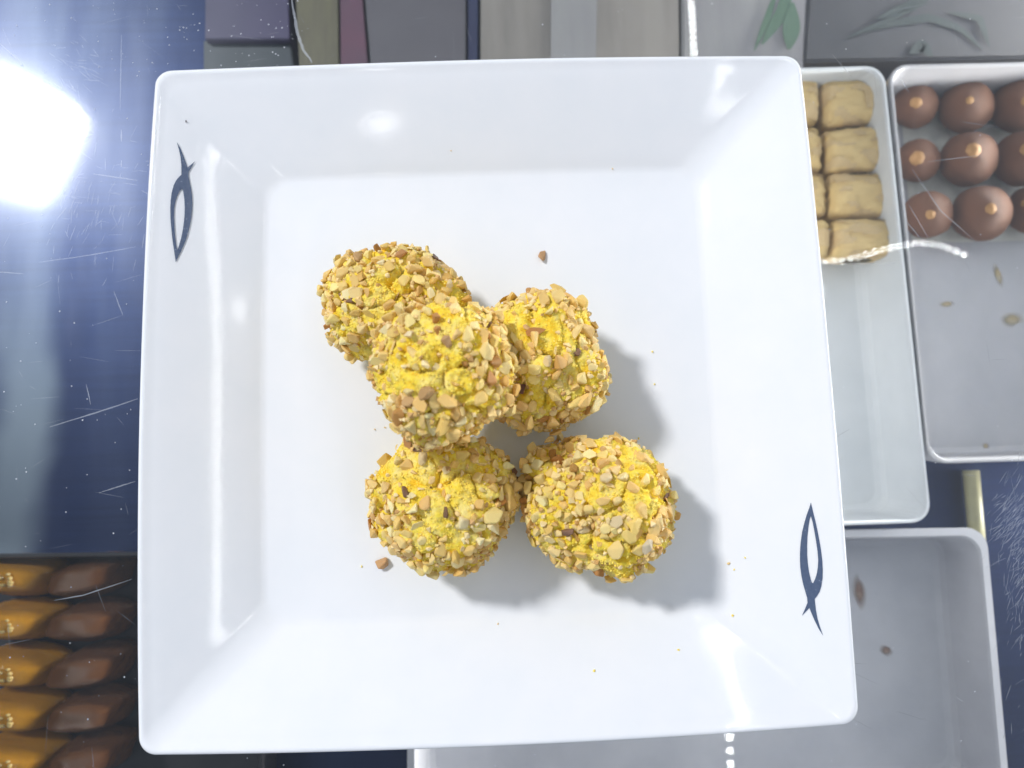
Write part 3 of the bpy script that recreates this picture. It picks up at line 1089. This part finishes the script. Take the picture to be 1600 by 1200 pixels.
# chocolate balls with hazelnuts
ball_cache = []
for s in range(3):
    bm = bmesh.new()
    bmesh.ops.create_icosphere(bm, subdivisions=4, radius=1)
    for v in bm.verts:
        v.co *= 1 + .055 * noise.noise(v.co * 1.4 + Vector((s * 9, 0, 0))) + .022 * noise.noise(v.co * 4 + Vector((s * 9, 3, 0)))
        v.co.z *= .9
    ball_cache.append(bmesh_to('chocolate_coat', bm, CHOC))
bm = bmesh.new()
bmesh.ops.create_icosphere(bm, subdivisions=3, radius=1)
for v in bm.verts:
    v.co.z *= 1.05
    v.co *= 1 + .12 * noise.noise(v.co * 2) - .1 * max(0, v.co.z) ** 4
HZ = bmesh_to('hazelnut', bm, HAZEL)
pos = ['left', 'middle', 'right']
rwn = ['back', 'middle', 'front']
balls = [(1429, 166, 37, 1431, 160, 11), (1508, 168, 43, 1515, 157, 8), (1592, 165, 45, 1601, 158, 10),
         (1433, 252, 35, 1433, 247, 13), (1513, 249, 45, 1521, 234, 13), (1597, 248, 45, 1606, 233, 12),
         (1449, 335, 39, 1454, 335, 9), (1533, 334, 46, 1549, 326, 9), (1614, 328, 40, 1600, 318, 8)]
for i, (bx, by, br, hx, hy, hr) in enumerate(balls):
    sc0 = (CAM_C.z - FZ - .012) / FPX
    r = br * sc0
    zc = FZ + r * .9
    c = P(bx, by, zc)
    lab = f'brown chocolate ball with a hazelnut, {pos[i % 3]} one of the {rwn[i // 3]} row in the tray'
    root = empty('chocolate_ball', (c.x, c.y, FZ + .0003), lab, 'chocolate ball', 'hazelnut chocolate balls in the grey tray')
    o = link('chocolate_coat', ball_cache[i % 3], root, (0, 0, zc - FZ))
    o.scale = (r, r, r)
    o.rotation_euler = (0, 0, i * 1.3)
    d = ray(hx, hy)
    # where that line of sight meets the ball
    oc = CAM_C - c
    dn = d.normalized()
    bq = oc.dot(dn)
    disc = bq * bq - (oc.length_squared - (r * .93) ** 2)
    tt = -bq - math.sqrt(max(disc, 0))
    hp = CAM_C + dn * tt
    o = link('hazelnut', HZ, root, hp - Vector((c.x, c.y, FZ + .0003)) - (hp - c).normalized() * hr * sc0 * .55)
    o.scale = [hr * sc0] * 3
    o.rotation_euler = (rnd.uniform(-.5, .5), rnd.uniform(-.5, .5), i)
    # (the paper below the balls)
q = [P(x, y, FZ + .0006) for x, y in ((1404, 128), (1760, 120), (1790, 372), (1425, 380))]
me = mesh('paper_liner', [(v.x, v.y, v.z) for v in q], [(3, 2, 1, 0)], LINER)
o = link('paper_liner', me)
tag(o, 'white paper sheet under the chocolate balls', 'paper')

# baklava tray, front left
BT, BF = -.062, -.0885
t4, ang4 = tray('baklava_tray', [(-260, 866), (414, 862), (410, 1420), (-290, 1440)], 'dark tray of syrupy baklava left of the plate\'s front corner', DARKTRAY, BT, BF, .0015)
bk_cache = {}
for kind, mt in (('gold', SYRUP), ('dark', SYRUPD)):
    for s in range(3):
        bm = bmesh.new()
        bmesh.ops.create_cube(bm, size=2.0)
        bmesh.ops.subdivide_edges(bm, edges=bm.edges[:], cuts=9, use_grid_fill=True)
        off = Vector((s * 5.7, 3 if kind == 'gold' else 8, 1))
        for v in bm.verts:
            p = v.co.copy()
            ln = (abs(p.x) ** 6 + abs(p.y) ** 6 + abs(p.z) ** 6) ** (1 / 6)
            e = p / max(ln, .3) * 1.0
            top = (e.z + 1) / 2
            e.y *= 1 - .55 * top          # ridge along x
            e.x *= 1 - .22 * top
            e.z += .12 * (1 - e.x ** 2) * top
            e.y *= 1 - .38 * e.x * e.x
            e.x += .30 * e.y
            nn = noise.noise(Vector((e.x * 1.3, e.y * 2, e.z * 7)) + off)
            e.y *= 1 + .10 * nn
            e.x *= 1 + .05 * nn
            e.z += .06 * noise.noise(e * 2.5 + off)
            v.co = e
        bk_cache[kind, s] = bmesh_to('filo_layers', bm, mt)
bm = bmesh.new()
for j in range(26):
    mm = Matrix.Translation((rnd.uniform(-.9, .9), rnd.uniform(-.3, .3), rnd.uniform(-.05, .1))) @ Matrix.Diagonal((rnd.uniform(.06, .16), rnd.uniform(.06, .14), .09, 1))
    bmesh.ops.create_icosphere(bm, subdivisions=1, radius=1, matrix=mm)
TOPN = bmesh_to('ground_nut_topping', bm, WALNUT)
bk = []
for ri, y in enumerate((898, 968, 1040, 1108, 1178, 1246)):
    bk.append((28, y + 2, 62, 31, 'gold', ri, 0))
    bk.append((142, y + 3, 56, 31, 'dark', ri, 1))
    if ri < 5:
        bk.append((252, y + 8, 54, 31, 'dark', ri, 2))
rown = ['first', 'second', 'third', 'fourth', 'fifth', 'sixth']
for (x, y, wx, wy, kind, ri, ci) in bk:
    if ci == 2 or y > 1230:
        if not (ci < 2 and y < 1240) and ci != 2:
            continue
    if ci == 2:
        continue
    zc = BF + .0125
    c = P(x, y, zc)
    sc = (CAM_C.z - zc - .004) / FPX
    colr = 'amber baklava piece sprinkled with nuts' if kind == 'gold' else 'dark brown baklava piece'
    lab = f'{colr}, {rown[ri]} from the back in the ' + ('leftmost row' if ci == 0 else 'row beside the plate')
    root = empty('baklava', (c.x, c.y, BF + .0003), lab, 'baklava', 'baklava pieces in the dark tray', ang4 + (-.10 if ci == 0 else .03) + rnd.uniform(-.12, .12))
    o = link('filo_layers', bk_cache[kind, ri % 3], root, (0, 0, zc - BF))
    o.scale = (wx * sc * .98, wy * sc * 1.2, .0120 + rnd.uniform(-.001, .001))
    if kind == 'gold':
        o = link('ground_nut_topping', TOPN, root, (-.003, .0005, zc - BF + .0128))
        o.scale = (wx * sc * .6, wy * sc * .9, .012)

# ------------------------------------------------------------------ coloured blocks added below the glass in place of reflections at the back


def standin(name, px, z, hgt, mat, label, cat, extra=()):
    """a coloured block put in place of a reflection: rim pixels give its top face"""
    q = [P(x, y, z) for x, y in px]
    c = sum(q, Vector()) / len(q)
    root = empty(name, (c.x, c.y, z - hgt), label, cat, 'coloured blocks in place of reflections behind the plate')
    bm = bmesh.new()
    top = [bm.verts.new((v.x - c.x, v.y - c.y, hgt)) for v in q]
    bot = [bm.verts.new((v.x - c.x, v.y - c.y, 0)) for v in q]
    bm.faces.new(top)
    bm.faces.new(list(reversed(bot)))
    for i in range(len(q)):
        j = (i + 1) % len(q)
        bm.faces.new((top[i], bot[i], bot[j], top[j]))
    bmesh.ops.bevel(bm, geom=bm.edges[:], offset=.0004, segments=2, affect='EDGES')
    link('block_body', bmesh_to('block_body', bm, mat, False), root)
    for nm, pts, mt in extra:
        qq = [P(x, y, z + .0005) for x, y in pts]
        link(nm, mesh(nm, [(v.x - c.x, v.y - c.y, hgt + .0005) for v in qq], [tuple(range(len(qq)))], mt, False), root)
    return root


pz = -.070
pk = CF + .0004
PUR = paper('purple_reflection', (0.05, 0.045, 0.105), (0.06, 0.05, 0.12), 30)
PURD = paper('dark_purple_reflection', (0.045, 0.04, 0.095), (0.05, 0.045, 0.105), 30)
TEAL = paper('grey_green_reflection', (0.045, 0.06, 0.075), (0.055, 0.07, 0.08), 30)
OLI = paper('olive_reflection', (0.14, 0.13, 0.075), (0.11, 0.10, 0.065), 40, vec=(6, 1, 1))
MAR = paper('maroon_reflection', (0.13, 0.05, 0.085), (0.10, 0.055, 0.085), 40)
GRY = paper('grey_reflection', (0.105, 0.10, 0.115), (0.13, 0.125, 0.14), 15)
NAV = paper('navy_reflection', (0.025, 0.03, 0.075), (0.035, 0.045, 0.1), 30)
BEI = paper('beige_grey_reflection', (0.21, 0.195, 0.18), (0.29, 0.27, 0.245), 12, vec=(4, .6, 1))
LGT = paper('light_grey_reflection', (0.30, 0.30, 0.30), (0.24, 0.235, 0.25), 14, vec=(4, .6, 1))
DGR = paper('dark_grey_reflection', (0.060, 0.063, 0.072), (0.082, 0.082, 0.09), 10)
GRN = paper('leaf_green_reflection', (0.08, 0.15, 0.10), (0.11, 0.18, 0.13), 40)
GRND = paper('dull_green_reflection', (0.05, 0.066, 0.066), (0.066, 0.082, 0.08), 40)
h_ = pz - pk
standin('purple_standin', [(322, -130), (446, -130), (452, 61), (320, 61)], pz, h_, PUR, 'purple carton at the back of the case behind the plate\'s left corner', 'standin')
standin('grey_green_standin', [(318, 63), (453, 63), (470, 190), (318, 190)], pz - .004, h_ - .004, TEAL, 'dull grey green carton tucked half under the plate\'s back left corner', 'standin')
standin('olive_standin', [(455, -130), (527, -130), (530, 190), (472, 190)], pz, h_, OLI, 'narrow olive green carton for a reflection behind the plate, beside the maroon one', 'standin')
standin('maroon_standin', [(530, -130), (556, -130), (582, 190), (533, 190)], pz, h_, MAR, 'narrow maroon carton for a reflection behind the plate, between olive and grey ones', 'standin')
standin('grey_standin', [(559, -130), (728, -130), (728, 190), (587, 190)], pz, h_, GRY, 'wide grey carton for a reflection behind the middle of the plate', 'standin')
standin('navy_standin', [(731, -130), (748, -130), (746, 190), (731, 190)], pz, h_, NAV, 'thin dark navy carton for a reflection behind the plate, beside the wide grey carton', 'standin')
standin('beige_standin', [(751, -130), (1060, -130), (1062, 190), (750, 190)], pz, h_, BEI, 'wide greyish beige carton for a reflection behind the plate, left of the leaf shapes', 'standin',
       [('pale_band', [(862, -120), (935, -120), (930, 150), (860, 150)], LGT)])


def leaf_strip(pts, w, z, c, V, F):
    out = []
    n = 14
    seg = len(pts) - 1
    for i in range(n + 1):
        t = i / n * seg
        j = min(int(t), seg - 1)
        u = t - j
        x = pts[j][0] * (1 - u) + pts[j + 1][0] * u
        y = pts[j][1] * (1 - u) + pts[j + 1][1] * u
        q_ = P(x, y, z)
        out.append(Vector((q_.x - c.x, q_.y - c.y)))
    ribbon(out, [w * (.15 + .85 * math.sin(math.pi * i / n)) for i in range(n + 1)], 0, V, F)


def sheet(name, px, z, mat, label, leaves, lm):
    q = [P(x, y, z) for x, y in px]
    c = sum(q, Vector()) / len(q)
    root = empty(name, (c.x, c.y, z), label, 'printed box', 'coloured blocks in place of reflections behind the plate')
    hh = z - pk
    bm = bmesh.new()
    top = [bm.verts.new((v.x - c.x, v.y - c.y, 0)) for v in q]
    bot = [bm.verts.new((v.x - c.x, v.y - c.y, -hh)) for v in q]
    bm.faces.new(top)
    bm.faces.new(list(reversed(bot)))
    for i in range(len(q)):
        j = (i + 1) % len(q)
        bm.faces.new((top[i], bot[i], bot[j], top[j]))
    bmesh.ops.bevel(bm, geom=bm.edges[:], offset=.001, segments=2, affect='EDGES')
    link('block_body', bmesh_to('block_body', bm, mat, False), root)
    for i, (pts, w) in enumerate(leaves):
        V, F = [], []
        leaf_strip(pts, w, z, c, V, F)
        o = link('leaf_stroke', mesh('leaf_stroke', V, F, lm, False), root, (0, 0, .0004 + i * .0001))


sheet('leaf_standin', [(1065, -130), (1268, -130), (1252, 190), (1066, 190)], pz, LGT, 'light grey box printed with green leaves, behind the plate\'s back right corner',
      [([(1238, -40), (1222, 20), (1190, 70)], .006), ([(1238, 5), (1236, 45), (1232, 78)], .008), ([(1215, -20), (1198, 30), (1178, 80)], .003)], GRN)
sheet('dark_leaf_standin', [(1271, -130), (1800, -130), (1800, 86), (1256, 96)], pz, DGR, 'dark grey standin for a reflection with dull green leaf strokes, behind the trays',
      [([(1330, 55), (1390, 38), (1450, 28), (1500, 45), (1535, 78)], .004), ([(1370, 30), (1420, 12), (1470, -20)], .0055), ([(1480, 20), (1530, 30), (1545, 75)], .0035),
       ([(1420, 85), (1440, 72), (1455, 90)], .006), ([(1320, 62), (1370, 40), (1450, 5)], .0022)], GRND)

# pale yellow rod between the trays at the right
root = empty('yellow_rod', P(1521, 770, CF + .0005), 'pale yellow rod lying between the trays at the right edge', 'rod')
a_, b_ = P(1517, 735, CF + .004), P(1527, 850, CF + .004)
V, F = [], []
n = 12
dv = (b_ - a_).normalized()
sx_ = Vector((0, 0, 1)).cross(dv).normalized()
for e in (a_, b_):
    for i in range(n):
        an = 6.2832 * i / n
        V.append(e + (sx_ * math.cos(an) + Vector((0, 0, 1)) * math.sin(an)) * .0034 - root.location)
F = [(i, (i + 1) % n, n + (i + 1) % n, n + i) for i in range(n)] + [tuple(range(n)), tuple(range(2 * n - 1, n - 1, -1))]
link('rod_shaft', mesh('rod_shaft', V, F, two_tone('pale_yellow_plastic', (0.40, 0.375, 0.20), (0.34, 0.32, 0.19), 60, 0.4), True), root)

# ------------------------------------------------------------------ LED strings above the counter, mirrored in glass and glaze
k = Mat('white_led', (0.9, 0.9, 0.9), 0.5)
k.b.inputs['Emission Color'].default_value = (1.0, 1.0, 0.97, 1)
k.b.inputs['Emission Strength'].default_value = 90.0
LEDM = k.m
bm = bmesh.new()
bmesh.ops.create_icosphere(bm, subdivisions=2, radius=1)
LEDB = bmesh_to('led_bulb', bm, LEDM)
WIRE = Mat('white_cable', (0.7, 0.7, 0.7), 0.5).m


def led_string(pts, spacing, label, br=.0020):
    pts = [Vector(p) for p in pts]
    root = empty('led_light_string', pts[0], label, 'light string', 'LED light strings mirrored in the counter glass')
    L = [0]
    for p, q in zip(pts, pts[1:]):
        L.append(L[-1] + (q - p).length)
    n = int(L[-1] / spacing)
    up = Vector((0, 0, .006))
    for i in range(n + 1):
        s = i * spacing
        j = 0
        while j < len(pts) - 2 and s > L[j + 1]:
            j += 1
        p = pts[j].lerp(pts[j + 1], (s - L[j]) / (L[j + 1] - L[j]))
        o = link('led_bulb', LEDB, root, p - root.location)
        o.scale = (br,) * 3
    V, F = [], []
    for p, q in zip(pts, pts[1:]):
        d = (q - p).normalized()
        t = d.orthogonal().normalized() * .0018
        u = d.cross(t)
        n0 = len(V)
        for e in (p, q):
            V += [e + up - root.location + w for w in (t, u, -t, -u)]
        F += [(n0 + i, n0 + (i + 1) % 4, n0 + 4 + (i + 1) % 4, n0 + 4 + i) for i in range(4)]
    link('cable', mesh('cable', V, F, WIRE, False), root)


def mir(px, py, h):
    v = P(px, py, -h)
    return Vector((v.x, v.y, h))


A_, B_ = mir(1080, 0, .85), mir(1142, 1200, .65)
led_string([A_ + (A_ - B_) * .05, B_ + (B_ - A_) * .08], .0142, 'long straight string of round white LEDs mirrored above and below the plate', .0027)
led_string([mir(x, y, .75) for x, y in ((1290, 409), (1320, 407), (1350, 399), (1380, 390), (1410, 383), (1440, 380), (1465, 382), (1485, 389), (1508, 399))], .0116,
           'short curved string of round white LEDs mirrored right of the plate')
